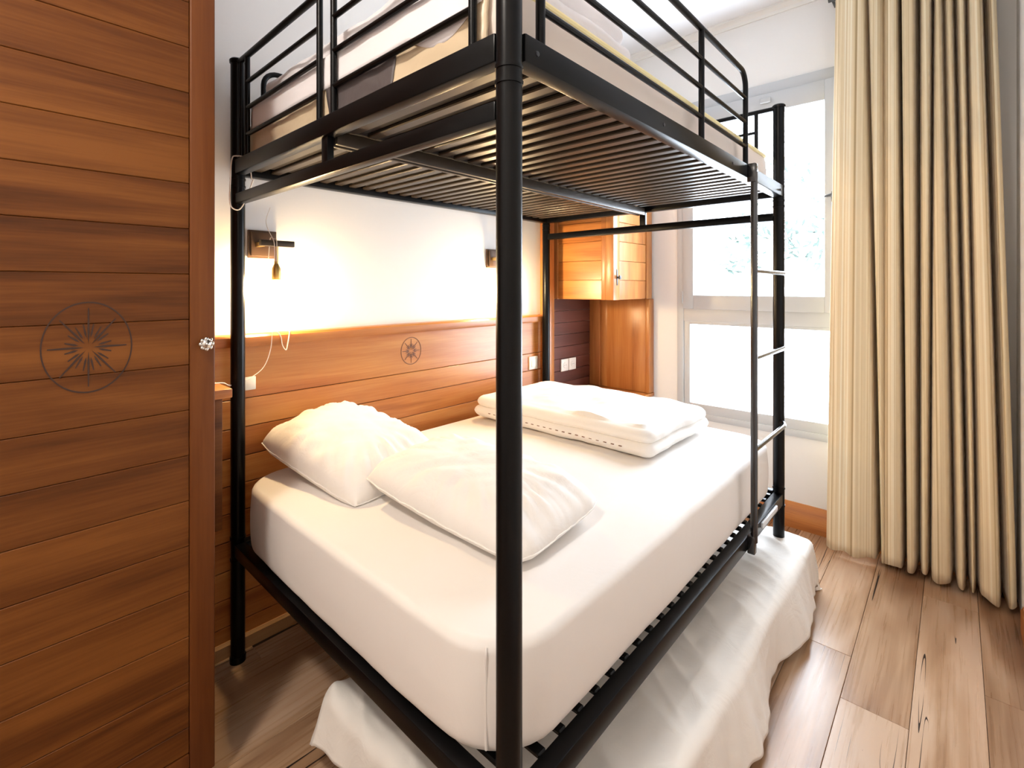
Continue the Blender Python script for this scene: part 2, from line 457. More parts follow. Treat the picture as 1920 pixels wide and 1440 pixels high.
# things outside the window
t = thing('shutter_guide', 'thin grey vertical bar outside the left of the window panes', 'rail', (2.78, 0.62, 0.4))
MB().box(2.77, 2.79, 0.632, 0.642, 0.0, 2.9, .002).build('bar', 'pvc', t)
tr = thing('garden_tree', 'pale green tree faintly seen through the upper window pane', 'tree', (7.0, 1.3, -1.2))
tk = MB().tube([(7, 1.3, -1.2), (7.02, 1.32, 0.6), (6.95, 1.35, 2.2), (7.0, 1.2, 3.0)], [.09, .07, .045, .02], 8)
tk.tube([(7.0, 1.33, 1.2), (7.0, 0.9, 1.9), (7.1, 0.6, 2.4)], [.04, .03, .012], 6)
tk.tube([(6.97, 1.34, 1.6), (6.9, 1.8, 2.2), (6.9, 2.0, 2.7)], [.035, .025, .012], 6)
tk.build('trunk', 'bark', tr)
lf = MB()
rl = random.Random(11)
for cx_, cy_, cz_, rr in ((7.0, 1.45, 2.3, .50), (7.1, .95, 2.0, .42), (6.9, 1.75, 1.9, .42), (7.0, 1.25, 3.0, .5), (7.1, 0.5, 2.5, .4)):
    for _ in range(85):
        v = Vector((rl.gauss(0, 1), rl.gauss(0, 1), rl.gauss(0, 1))).normalized() * rr * (0.35 + 0.65 * rl.random())
        p = Vector((cx_, cy_, cz_)) + v
        a = Vector((rl.gauss(0, 1), rl.gauss(0, 1), rl.gauss(0, 1))).normalized(); b2 = a.orthogonal().normalized()
        s_ = .035 + rl.random() * .03
        q = [p - a * s_ * 1.5, p + b2 * s_ * .6, p + a * s_ * 1.5, p - b2 * s_ * .6]
        lf.bm.faces.new([lf.bm.verts.new(w_) for w_ in q])
lf.build('foliage', 'leaf', tr, False)

# ------------------------------------------------------------------ headboard panelling
def rosette(mb, c, r, plane, w, th=0.0012, ez=1.0):
    """carved wheel: ring and an eight-pointed star of slim petals, lying on the plane Y = plane"""
    def P(x, z, d=0): return Vector((c[0] + x, plane - d, c[1] + z * ez))
    n = 56
    for i in range(n):      # ring as flat band with its own depth
        a0, a1 = 2 * PI * i / n, 2 * PI * (i + 1) / n
        q = []
        for a, rr in ((a0, r), (a1, r), (a1, r - w), (a0, r - w)):
            q.append((rr * math.cos(a), rr * math.sin(a)))
        A = [mb.bm.verts.new(P(x, z, th)) for x, z in q]; B = [mb.bm.verts.new(P(x, z, -th)) for x, z in q]
        mb.bm.faces.new(A)
        for k_ in range(4): mb.bm.faces.new((A[k_], B[k_], B[(k_ + 1) % 4], A[(k_ + 1) % 4]))
    def petal(a, r0, r1, wd_):
        ux, uz = math.cos(a), math.sin(a); vx, vz = -uz, ux
        pts = [(r0, 0), (r0 + (r1 - r0) * .3, wd_), (r1, wd_ * .5), (r1, -wd_ * .5), (r0 + (r1 - r0) * .3, -wd_)]
        pts = [(ux * p + vx * q, uz * p + vz * q) for p, q in pts]
        A = [mb.bm.verts.new(P(x, z, th)) for x, z in pts]; B = [mb.bm.verts.new(P(x, z, -th)) for x, z in pts]
        mb.bm.faces.new(A); m_ = len(A)
        for k_ in range(m_): mb.bm.faces.new((A[k_], B[k_], B[(k_ + 1) % m_], A[(k_ + 1) % m_]))
    for i in range(8):
        a = i * PI / 4 + PI / 2
        petal(a, r * .10, r * .86, w * .75)
        for s_ in (-1, 1):
            petal(a + s_ * .22, r * .22, r * .52, w * .7)

hbt = thing('headboard_panel', 'orange pine headboard panelling with cap rail and carved rosette along the white wall', 'headboard', (0.85, HB, 0))
pl = MB()
gz = [0.004, .11, .215, .32, .43, .535, .64, .745, .856, .967, 1.172]
for a, b_ in zip(gz, gz[1:]):
    pl.box(-0.211, 1.893, HB, WL - .001, a + .0012, b_ - .0012, .0022, 1)
pl.build('planks', 'orange', hbt)
MB().box(-0.211, 1.893, HB + .006, WL - .0005, 0.004, 1.17).build('groove_backing', 'carve', hbt, False)
cp = MB()
cp.prism([(HB - .022, 1.170), (HB - .026, 1.178), (HB - .026, 1.206), (HB - .018, 1.214), (WL - .001, 1.216), (WL - .001, 1.170)], 0, -0.211, 1.893)
cp.build('cap_rail', 'orange', hbt)
rs = MB(); rosette(rs, (0.827, 1.076), .0625, HB, .0034, .0012, 1.12); rs.build('carved_rosette', 'carve2', hbt)

# ------------------------------------------------------------------ corner cabinet
def plank_panel(mb, axis, plane, a0, a1, z0, z1, n, t, sgn):
    for i in range(n):
        za, zb = z0 + (z1 - z0) * i / n + .0012, z0 + (z1 - z0) * (i + 1) / n - .0012
        if axis == 0: mb.box(min(plane, plane + sgn * t), max(plane, plane + sgn * t), a0, a1, za, zb, .0018, 1)
        else: mb.box(a0, a1, min(plane, plane + sgn * t), max(plane, plane + sgn * t), za, zb, .0018, 1)
CX, CY, CZ0, CZ1 = 2.0, 0.958, 1.318, 2.25
cab = thing('wall_cabinet', 'honey pine wall cabinet with plank doors in the corner by the window', 'cabinet', (2.27, 1.2, CZ0))
MB().box(CX + .018, WX - .001, CY + .018, WL - .001, CZ0, CZ1, .002).build('body', 'orangev', cab)
sd = MB()
plank_panel(sd, 0, CX + .017, CY + .09, WL - .07, CZ0 + .002, CZ1 - .06, 7, .010, -1)
sp = sd.build('side_panel', 'orangey', cab)
st = MB()
st.box(CX, CX + .018, CY + .001, CY + .055, CZ0, CZ1, .002); st.box(CX + .003, CX + .018, CY + .055, CY + .09, CZ0, CZ1, .002)
st.box(CX, CX + .018, WL - .07, WL - .001, CZ0, CZ1, .002)
st.box(CX, CX + .018, CY + .09, WL - .07, CZ1 - .06, CZ1, .002)
st.build('side_frame', 'orangev', cab)
dr = MB()
dr.box(CX + .004, CX + .075, CY, CY + .018, CZ0, CZ1, .002); dr.box(WX - .11, WX - .03, CY, CY + .018, CZ0, CZ1, .002)
dr.box(CX + .075, WX - .11, CY, CY + .018, CZ1 - .07, CZ1, .002)
plank_panel(dr, 1, CY + .018, CX + .075, WX - .11, CZ0 + .002, CZ1 - .07, 7, .011, -1)
door = dr.build('door', 'orangev', cab)
dh = MB(); dh.lathe((CX + .045, CY, 1.46), [(.005, 0), (.005, -.012), (.013, -.016), (.013, -.024), (.006, -.028)], 1, 16)
dh.box(CX + .038, CX + .052, CY - .004, CY, 1.41, 1.51, .002)
dh.build('handle', 'handle', door)

unit = thing('corner_nightstand', 'open orange pine niche and nightstand below the corner wall cabinet', 'nightstand', (2.27, 1.2, 0))
bp_ = MB()
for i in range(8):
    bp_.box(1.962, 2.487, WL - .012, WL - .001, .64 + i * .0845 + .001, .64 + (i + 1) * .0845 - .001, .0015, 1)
b0 = bp_.build('back_panel', 'darkw', unit); b0['label'] = 'brown plank back panel, coloured dark for the shade in the niche'
e_ = MB(); e_.box(2.487, WX - .001, CY + .01, 1.30, .662, 1.316, .002); e_.box(2.492, WX - .001, 1.301, 1.36, .662, 1.316, .002); e_.box(2.480, WX - .001, 1.361, WL - .013, .662, 1.316, .002)
e_.box(2.478, WX - .001, CY, CY + .03, .662, 1.316, .003)
e_.build('end_panel', 'orangev', unit)
MB().box(1.965, WX - .001, CY - .004, WL - .013, .635, .660, .004).build('top', 'orangey', unit)
MB().box(1.975, WX - .017, CY + .01, WL - .013, 0.001, .634, .003).build('body', 'orangev', unit)
ft = MB().box(1.896, 1.960, HB - .05, WL - .001, 0.001, 2.25, .004); ft.build('upright_board', 'orangev', unit)

# ------------------------------------------------------------------ outlets
def outlet(name, label, x, y, z, holes=True, group=None, sz=.040):
    t = thing(name, label, 'power outlet' if holes else 'light switch', (x, y, z), group)
    MB().box(x - sz, x + sz, y - .010, y, z - sz, z + sz, .004, 3).build('plate', 'outlet', t)
    if holes:
        MB().lathe((x, y - .0085, z), [(.021, 0), (.021, -.003), (.019, -.0045)], 1, 24).build('socket_ring', 'outlet', t)
        q = MB()
        for dx in (-.0095, .0095): q.lathe((x + dx, y - .0128, z), [(.0026, 0), (.0026, -.0006)], 1, 10)
        q.build('hole', 'outletd', t)
    else:
        MB().box(x - .024, x + .024, y - .014, y - .009, z - .026, z + .026, .003, 2).build('rocker', 'outlet', t)
    return t
outlet('power_outlet', 'left of the two ivory outlets side by side on the dark niche panel', 2.152, WL - .013, .846, True, 'twin outlets in the niche', .043)
outlet('power_outlet', 'right of the two ivory outlets side by side on the dark niche panel', 2.245, WL - .013, .846, True, 'twin outlets in the niche', .043)
outlet('light_switch', 'single ivory switch on the headboard panelling left of the far bed post', 1.79, HB, .905, False, None, .042)
outlet('light_switch', 'small ivory switch on the headboard beside the left bed post', 0.055, HB, 1.025, False, None, .022)

# ------------------------------------------------------------------ left shelf and wardrobe
sh = thing('bedside_shelf', 'orange pine bedside shelf between the wardrobe and the left bed post', 'shelf', (-0.2, 1.3, .6))
MB().box(-0.210, -0.093, 1.15, HB - .001, 1.036, 1.066, .003).build('shelf_board', 'orange', sh)
MB().box(-0.210, -0.115, 1.175, HB - .001, .60, 1.035, .003).build('box', 'brown', sh)

WDY = 0.92
war = thing('wardrobe', 'tall brown wooden wardrobe with a carved rosette on its plank door', 'wardrobe', (-0.8, 1.18, 0))
MB().box(-1.30, -0.215, WDY + .024, HB - .002, 0.055, 2.75, .003).build('body', 'brownv', war)
dm = MB()
g = 0.06
zs_ = [0.0 + .14] + [0.2095 + .1225 * i for i in range(0, 21)]
for a, b_ in zip(zs_, zs_[1:]):
    dm.box(-0.83, -0.2735, WDY + .004, WDY + .018, a + .0005, b_ - .0005, .0016, 1)
dm.box(-0.83, -0.2735, WDY + .016, WDY + .022, .14, 2.66, 0)
dp = dm.build('door', 'brown', war)
fr = MB()
fr.box(-0.2725, -0.212, WDY, WDY + .022, .06, 2.74, .004, 3); fr.box(-0.89, -0.8315, WDY, WDY + .022, .06, 2.74, .004, 3)
fr.box(-0.8305, -0.2735, WDY, WDY + .022, .06, .138, .004); fr.box(-0.8305, -0.2735, WDY, WDY + .022, 2.662, 2.74, .004)
fr.build('door_frame', 'brownv', dp)
r2 = MB(); rosette(r2, (-0.481, 1.256), .084, WDY + .004, .0028, .0008, 1.30); r2.build('carved_rosette', 'carve', dp)
kb = MB()
kx, kz = -0.2390, 1.2445
kb.lathe((kx, WDY, kz), [(.007, 0), (.006, -.012), (.012, -.016), (.013, -.020), (.010, -.025), (.004, -.028)], 1, 20)
for i in range(8):
    a = 2 * PI * i / 8
    kb.sphere((kx + .0135 * math.cos(a), WDY - .018, kz + .0135 * math.sin(a)), .0062, 1, 10)
kb.sphere((kx, WDY - .026, kz), .006, 1, 10)
k_ = kb.build('knob', 'silver', dp); k_['label'] = 'silver flower-shaped knob'
MB().box(-1.28, -0.235, WDY + .05, HB - .02, 0.0, 0.056, .002).build('plinth', 'brownv', war)
fo = MB()
fo.lathe((-0.232, WDY + .022, 0), [(.012, 0), (.014, .004), (.008, .012), (.006, .056)], 2, 16)
f_ = fo.build('foot', 'silver', war); f_['label'] = 'small metal foot'

# ------------------------------------------------------------------ reading lamps
def reading_lamp(label):
    t = thing('reading_lamp', label, 'wall lamp', (0.115, WL, 1.57), 'reading lamps above the headboard')
    y0 = WL
    p = MB(); p.box(.060, .168, y0 - .012, y0, 1.515, 1.626, .002); p.box(.068, .160, y0 - .024, y0 - .012, 1.523, 1.618, .003)
    p.build('wall_plate', 'plate', t)
    a = MB(); a.box(.082, .100, 1.385, y0 - .022, 1.558, 1.576, .002)
    a.build('stub', 'brass', t)
    a = MB(); a.box(.078, .208, 1.368, 1.392, 1.560, 1.584, .003)
    arm = a.build('arm', 'armm', t)
    s_ = MB(); s_.tube([(.140, 1.38, 1.562), (.140, 1.38, 1.492)], .008, 12)
    s_.lathe((.140, 1.38, 1.428), [(.0155, 0), (.0175, .004), (.0165, .045), (.009, .062), (.006, .068)], 2, 20)
    s_.build('socket', 'brass', t)
    b = MB(); b.lathe((.140, 1.38, 1.427), [(.010, 0), (.012, -.008), (.0195, -.026), (.0215, -.040), (.017, -.055), (.008, -.063)], 2, 14)
    b.build('bulb', 'bulb', t)
    return t
l1 = reading_lamp('left reading lamp on the white wall, with a thin cable draped over it')
l2 = copy_tree(l1, (1.325, 0, 0)); l2['label'] = 'right reading lamp on the white wall, half hidden by the near bed post'

# cables
cb = MB()
cb.tube(spline([(-0.204, 1.25, 1.0695), (-0.17, 1.25, 1.070), (-0.12, 1.26, 1.071), (-0.075, 1.30, 1.062), (-0.02, 1.38, 1.035), (.05, 1.40, 1.050), (.10, 1.402, 1.085), (.125, 1.400, 1.15), (.13, 1.396, 1.222),
                (.135, 1.405, 1.30), (.118, 1.41, 1.42), (.120, 1.405, 1.52), (.122, 1.396, 1.588), (.122, 1.37, 1.590), (.124, 1.358, 1.56), (.126, 1.36, 1.50)]), .0017, 6)
cb.tube(spline([(.132, 1.358, 1.50), (.133, 1.36, 1.58), (.134, 1.38, 1.589), (.130, 1.40, 1.60), (.120, 1.43, 1.66), (.14, 1.44, 1.72)]), .0014, 6)
c1 = cb.build('cable', 'cable'); tag(c1, 'thin white cable running from the bedside shelf up to the left reading lamp', 'cable')
cb = MB()
cb.tube(spline([(.145, 1.395, 1.222), (.15, 1.395, 1.219), (.165, 1.399, 1.20), (.172, 1.400, 1.165), (.185, 1.398, 1.145), (.192, 1.398, 1.17), (.197, 1.398, 1.20), (.200, 1.40, 1.218), (.21, 1.42, 1.219)]), .0022, 6)
c3 = cb.build('cable_loop', 'cable'); tag(c3, 'small white loop of cable hanging over the headboard cap rail', 'cable')
cb = MB()
cb.tube(spline([(.03, 1.33, 1.80), (.02, 1.335, 1.873), (-.022, 1.335, 1.879), (-.036, 1.335, 1.86), (-.040, 1.337, 1.78), (-.041, 1.34, 1.72), (-.034, 1.34, 1.69), (-.010, 1.34, 1.685), (.010, 1.335, 1.72), (.03, 1.31, 1.80)]), .0022, 6)
c2 = cb.build('cable', 'cable'); tag(c2, 'white cable looped over the upper bunk rail at the left post', 'cable')

# ------------------------------------------------------------------ the bunk bed
bed = thing('bunk_bed', 'black metal bunk bed with guard rails and a ladder, around both mattresses', 'bunk bed', (L / 2, W / 2, 0))
PR = .0245
ZT = 2.25
def post(x, y):
    m = MB(); m.tube([(x, y, 0.0), (x, y, ZT - .012)], PR, 24)
    o_ = m.build('post', 'black', bed)
    MB().lathe((x, y, ZT - .014), [(PR + .0035, 0), (PR + .004, .010), (PR, .015), (.010, .018)], 2, 24).build('cap', 'black', o_)
    MB().lathe((x, y, 0.0), [(PR + .003, 0.0), (PR + .003, .02), (PR + .0005, .022)], 2, 24).build('foot_cap', 'black', o_)
    return o_
posts = {(i, j): post(i * L, j * W) for i in (0, 1) for j in (0, 1)}
ZR0, ZR1 = 1.818, 1.872      # upper rails
ZL0, ZL1 = 1.709, 1.747      # lower tubes at the ends
for j, y_ in ((0, 0.0), (1, W)):
    s_ = -1 if j == 0 else 1
    m = MB(); m.box(PR - .004, L - PR + .004, min(y_ + s_ * .022, y_ - s_ * .020), max(y_ + s_ * .022, y_ - s_ * .020), ZR0, ZR1, .004)
    r_ = m.build('upper_side_rail', 'black', bed)
    for x_ in (.055, .60, 1.16, 1.80):
        q = MB(); q.lathe((x_, y_ + s_ * .022, 1.843), [(.0055, 0), (.005, s_ * .002), (.003, s_ * .0025)], 1, 12)
        q.build('bolt', 'bolt', r_)
    m = MB(); m.box(PR - .004, L - PR + .004, min(y_ + s_ * .022, y_ - s_ * .018), max(y_ + s_ * .022, y_ - s_ * .018), .390, .443, .004)
    m.build('lower_side_rail', 'black', bed)
for i, x_ in ((0, 0.0), (1, L)):
    MB().box(x_ - .018, x_ + .018, PR - .004, W - PR + .004, ZR0, ZR1, .004).build('upper_end_rail', 'black', bed)
    MB().box(x_ - .017, x_ + .017, PR - .004, W - PR + .004, ZL0, ZL1, .005).build('end_tube', 'black', bed)
    MB().box(x_ - .019, x_ + .019, PR - .004, W - PR + .004, .400, .446, .004).build('lower_end_rail', 'black', bed)
    MB().box(x_ - .010, x_ + .010, .672, .706, ZL1 - .001, ZR0 + .001, .002).build('end_bracket', 'black', bed)
# middle beams
for y_ in (.668, .700):
    MB().box(.018, L - .018, y_, y_ + .016, 1.800, 1.838, .003).build('middle_beam', 'slat', bed)
m = MB(); m.box(.018, L - .018, .672, .712, .385, .425, .003); m.build('middle_beam', 'black', bed)
# slat grids
def slat_grid(y0, y1, z, name, pitch, wdt, x0=.045, mat='slat'):
    m = MB()
    n = int((L - .06 - x0) / pitch) + 1
    for k_ in range(n):
        x_ = x0 + k_ * pitch
        m.box(x_, x_ + wdt, y0, y1, z, z + .012, .003, 1)
    return m.build(name, mat, bed)
slat_grid(.020, .668, 1.838, 'slat_grid', .066, .033)
slat_grid(.716, W - .020, 1.838, 'slat_grid', .066, .033)
slat_grid(.018, W - .020, .432, 'lower_slat_grid', .070, .024, .04, 'black')
for x_ in (.060, L - .078):
    MB().box(x_, x_ + .018, .02, W - .02, .418, .432, .003).build('slat_cross_bar', 'black', bed)
# corner joint collars
for (i, j), po in posts.items():
    for z in (1.80, 1.772, .46, .38):
        q = MB(); q.tube([(i * L, j * W, z), (i * L, j * W, z + .007)], PR + .0022, 20)
        q.build('joint_collar', 'black', po)
# end guards
RB = .0085
def end_guard(x_):
    g_ = MB()
    g_.tube([(x_, 0, 2.238), (x_, W, 2.238)], RB + .002, 12)
    for ya, yb in ((.098, .655), (.736, 1.285)):
        for z in (1.952, 2.048, 2.142):
            g_.tube([(x_, ya, z), (x_, yb, z)], RB - .001, 10)
        for yy in (ya, yb):
            g_.tube([(x_, yy, ZR1 - .01), (x_, yy, 2.238)], RB + .0005, 12)
    g_.tube([(x_, 1.343, ZR1 - .01), (x_, 1.343, 2.236)], RB, 12)
    return g_.build('end_guard', 'black', bed)
end_guard(0.0); end_guard(L)
def side_guard(y_, x0, x1):
    g_ = MB()
    R = .055
    path = [(x1, y_, ZR1 - .01), (x1, y_, 2.240 - R)]
    for k_ in range(1, 7):
        a = k_ / 6 * PI / 2
        path.append((x1 - R + R * math.cos(a), y_, 2.240 - R + R * math.sin(a)))
    path.append((x0 + R, y_, 2.240))
    for k_ in range(1, 7):
        a = PI / 2 + k_ / 6 * PI / 2
        path.append((x0 + R + R * math.cos(a), y_, 2.240 - R + R * math.sin(a)))
    path.append((x0, y_, ZR1 - .01))
    g_.tube(path, RB + .0015, 12)
    for z in (1.952, 2.048, 2.142):
        g_.tube([(x0, y_, z), (x1, y_, z)], RB - .001, 10)
    n_ = 2 if x1 > 1.0 else 1
    g_.tube([(.925, y_, ZR1 - .01), (.925, y_, 2.240)], RB + .001, 12)
    return g_.build('side_guard', 'black', bed)
side_guard(0.0, .092, 1.375); side_guard(W, .092, L - .09)
# ladder
lad = MB(); lx0, lx1, ly = 1.339, 1.765, -.042
lad.tube([(lx0, ly, .425), (lx0, ly, 1.838)], .0125, 14)
lad.tube([(lx0, ly + .012, 1.838), (lx0, ly, 1.846), (lx0, ly - .004, 1.838)], .013, 12)
lad.box(lx0 - .016, lx0 + .016, ly - .010, -.020, 1.800, 1.872, .004)
lad.box(lx0 - .014, lx0 + .014, ly - .006, -.020, .380, .450, .004)
ladder = lad.build('ladder', 'ladderm', bed)
for z in (1.461, 1.125, .775):
    MB().tube([(lx0, ly, z), (lx1, ly, z), (lx1 + .03, ly + .003, z), (lx1 + .06, ly + .014, z), (lx1 + .088, ly + .032, z)], .0095, 12).build('rung', 'ladderm', ladder)
bk = MB().box(1.50, 1.72, -.032, -.0215, .412, .436, .004); b_ = bk.build('rail_reflection_plate', 'white', bed); b_['label'] = 'pale plate painted as a reflection on the lower rail by the ladder'  # reflection on the rail's end plate, put in as pale colour

# ------------------------------------------------------------------ soft things
def fbm(p, s=1.0, o=3):
    v = 0; a = 1; q = Vector(p) * s
    for _ in range(o):
        v += a * noise.noise(q); a *= .5; q = q * 2.03 + Vector((3.1, 1.7, 9.2))
    return v
def rrect(cx, cy, hx, hy, R, nc=8, ns=26):
    """points of a rounded rectangle, same count for every size"""
    R = max(min(R, hx - 1e-4, hy - 1e-4), 1e-4)
    pts = []
    corners = [(1, 1, 0), (-1, 1, PI / 2), (-1, -1, PI), (1, -1, 3 * PI / 2)]
    for ci, (sx, sy, a0) in enumerate(corners):
        for k_ in range(nc + 1):
            a = a0 + k_ / nc * PI / 2
            pts.append((cx + sx * (hx - R) + R * math.cos(a), cy + sy * (hy - R) + R * math.sin(a)))
        nx_, ny_, a1 = corners[(ci + 1) % 4]
        p0 = pts[-1]; p1 = (cx + nx_ * (hx - R) + R * math.cos(a1), cy + ny_ * (hy - R) + R * math.sin(a1))
        for k_ in range(1, ns):
            t_ = k_ / ns; pts.append((p0[0] + (p1[0] - p0[0]) * t_, p0[1] + (p1[1] - p0[1]) * t_))
    return pts
def soft_block(x0, x1, y0, y1, z0, z1, R, re_top, re_bot, disp=None, dome=0.0, bulge=0.0, nin=26, nside=12, ns=26):
    mb = MB(); bm = mb.bm
    cx, cy, hx, hy = (x0 + x1) / 2, (y0 + y1) / 2, (x1 - x0) / 2, (y1 - y0) / 2
    rings = []          # (inset, z)
    prof = []
    for k_ in range(7):
        a = k_ / 6 * PI / 2; prof.append((re_bot * (1 - math.sin(a)), z0 + re_bot * (1 - math.cos(a))))
    for k_ in range(1, nside): 
        t_ = k_ / nside; prof.append((0, z0 + re_bot + (z1 - re_top - z0 - re_bot) * t_))
    for k_ in range(8):
        a = k_ / 7 * PI / 2; prof.append((re_top * (1 - math.cos(a)), z1 - re_top + re_top * math.sin(a)))
    def place(px_, py_, z, top):
        zz = z
        u, v = (px_ - cx) / hx, (py_ - cy) / hy
        if top: zz += dome * max(0, 1 - abs(u) ** 2.6) * max(0, 1 - abs(v) ** 2.6)
        p = Vector((px_, py_, zz))
        if bulge and not top:
            s_ = (z - z0) / (z1 - z0); bb = bulge * math.sin(PI * min(1, max(0, s_)))
            d = Vector((px_ - cx, py_ - cy, 0)); d = Vector((math.copysign(abs(u) ** 6, u), math.copysign(abs(v) ** 6, v), 0)); 
            p += d * bb
        if disp: p = p + disp(p, u, v, top)
        return p
    for ins, z in prof:
        pts = rrect(cx, cy, hx - ins, hy - ins, R - ins * .8, ns=ns)
        rings.append([bm.verts.new(place(a, b, z, False)) for a, b in pts])
    last = rrect(cx, cy, hx - re_top, hy - re_top, R - re_top * .8, ns=ns)
    mn = min(hx, hy) - re_top
    for k_ in range(1, nin):
        f = (k_ / nin)
        sc_x = hx - re_top - mn * f; sc_y = hy - re_top - mn * f
        pts = [(cx + (a - cx) * sc_x / (hx - re_top), cy + (b - cy) * sc_y / (hy - re_top)) for a, b in last]
        rings.append([bm.verts.new(place(a, b, z1, True)) for a, b in pts])
    n = len(rings[0])
    for A, B in zip(rings, rings[1:]):
        for k_ in range(n): bm.faces.new((A[k_], A[(k_ + 1) % n], B[(k_ + 1) % n], B[k_]))
    bm.faces.new(rings[-1]); bm.faces.new(list(reversed(rings[0])))
    bmesh.ops.triangulate(bm, faces=[f for f in bm.faces if len(f.verts) > 4])
    return mb

# --- lower mattress
def d_sheet(p, u, v, top):
    r = Vector((0, 0, 0))
    if top:
        # long soft tension folds along the bed and a sag under the pillows
        r.z += .005 * fbm((p.x * .9, p.y * 6, 0), 1.2) + .004 * fbm((p.x * 2, p.y * 3, 4.0), 1.0)
        e_ = math.exp(-((p.y - .20 - .05 * math.sin(p.x * 3)) / .012) ** 2) * min(1, max(0, p.x - .5))
        r.z += .004 * e_
    else:
        r += Vector((p.x - .93, p.y - .69, 0)).normalized() * (.0035 * fbm((p.x * 3, p.y * 3, p.z * 2.5), 1.6))
        if abs(v) > .9: r.y += math.copysign(.006 * (1 - abs(u) ** 4), v)
        if abs(u) > .9: r.x += math.copysign(.018 * (1 - abs(v) ** 4), u)
    return r
lm = thing('lower_mattress', 'thick white sheeted mattress on the lower bunk', 'mattress', (L / 2, W / 2, .445))
mt = soft_block(.006, 1.850, .016, 1.356, .4475, .686, .15, .020, .040, d_sheet, .026, .006)
mt.build('sheet', 'sheet', lm)
sm = MB(); sp_ = []
th_ = math.radians(33)
for z_ in (.476, .50, .54, .58, .62, .65, .668, .678):
    ins = max(0, (z_ - .668)) * .6
    p_ = Vector((.156 - (.1545 - ins) * math.cos(th_), .166 - (.1545 - ins) * math.sin(th_), z_))
    p_ += d_sheet(p_, (p_.x - .928) / .922, (p_.y - .686) / .67, False)
    sp_.append(p_)
sm.tube(spline(sp_), .0028, 8)
sm.build('corner_seam', 'sheet', lm)

# --- pillows
def pillow(name, label, lx, ly, h, loc, rz=0, tilt=(0, 0), seed=0, puff=2.4, bend=None, mat='pillow', pinch=.06, floorz=None):
    t = MB(); bm = t.bm
    nu, nv = 56, 64
    Rm = Matrix.Rotation(rz, 4, 'Z') @ Matrix.Rotation(tilt[0], 4, 'X') @ Matrix.Rotation(tilt[1], 4, 'Y')
    grid = {}
    for sgn in (1, -1):
        for i in range(nu + 1):
            for j in range(nv + 1):
                if sgn == -1 and (i in (0, nu) or j in (0, nv)): grid[(sgn, i, j)] = grid[(1, i, j)]; continue
                u = -1 + 2 * i / nu; v = -1 + 2 * j / nv
                # ease the samples toward the edges
                u = math.sin(u * PI / 2) * .35 + u * .65; v = math.sin(v * PI / 2) * .35 + v * .65
                f = max(0, (1 - abs(u) ** puff)) ** .44 * max(0, (1 - abs(v) ** puff)) ** .44
                # sides of the rectangle bow inward, corners stand out
                ix = 1 - pinch * (1 - v * v); iy = 1 - pinch * (1 - u * u)
                x_ = u * lx / 2 * iy; y_ = v * ly / 2 * ix
                # corners rounded off
                cr_ = max(0, abs(u) + abs(v) - 1.72)
                x_ *= 1 - cr_ * .16; y_ *= 1 - cr_ * .16
                edge = max(abs(u), abs(v))
                ang = math.atan2(v, u)
                wr = .015 * fbm((ang * 6.0 + seed, edge * 1.2, sgn), 1.0, 3) * math.exp(-((edge - .80) / .20) ** 2)
                wr += .008 * fbm((x_ * 7 + seed, y_ * 7, sgn), 1.0, 3) * min(1, f * 1.5)
                wr += .010 * abs(fbm((x_ * 5 + seed * 2, y_ * 11 + x_ * 6, sgn * 3), 1.2, 2)) * min(1, f * 1.3)
                z_ = sgn * (h * f * (1.0 if sgn > 0 else .42) ) + (wr if sgn > 0 else 0)
                if bend: z_ += bend(u, v)
                p = Rm @ Vector((x_, y_, z_)) + Vector(loc)
                if floorz is not None: p.z = max(p.z, floorz + .001 * (1 + sgn))
                grid[(sgn, i, j)] = bm.verts.new(p)
        for i in range(nu):
            for j in range(nv):
                q = [grid[(sgn, i, j)], grid[(sgn, i + 1, j)], grid[(sgn, i + 1, j + 1)], grid[(sgn, i, j + 1)]]
                if sgn < 0: q.reverse()
                bm.faces.new(q)
    # piped seam round the rim
    rim = [grid[(1, i, 0)].co.copy() for i in range(nu)] + [grid[(1, nu, j)].co.copy() for j in range(nv)] + [grid[(1, i, nv)].co.copy() for i in range(nu, 0, -1)] + [grid[(1, 0, j)].co.copy() for j in range(nv, 0, -1)]
    root = thing(name, label, 'pillow', (loc[0], loc[1], loc[2]))
    t.build('pillowcase', mat, root, True, 60)
    s_ = MB().tube(rim, .0022, 6, closed=True); s_.build('seam', mat, root)
    return root
ZM = .700
pillow('pillow', 'plump white pillow against the headboard at the left post', .42, .60, .125, (.315, 1.110, .766), math.radians(7), (math.radians(7), math.radians(-5)), 1.3, 3.2, lambda u, v: .012 * v, 'pillow', .05)
pillow('pillow', 'white pillow behind the near bed post overlapping the pillow by the headboard', .40, .66, .105, (.400, .500, .756), math.radians(3), (math.radians(3), math.radians(-3)), 5.1, 3.2, lambda u, v: .015 * max(0, v) , 'pillow', .05)

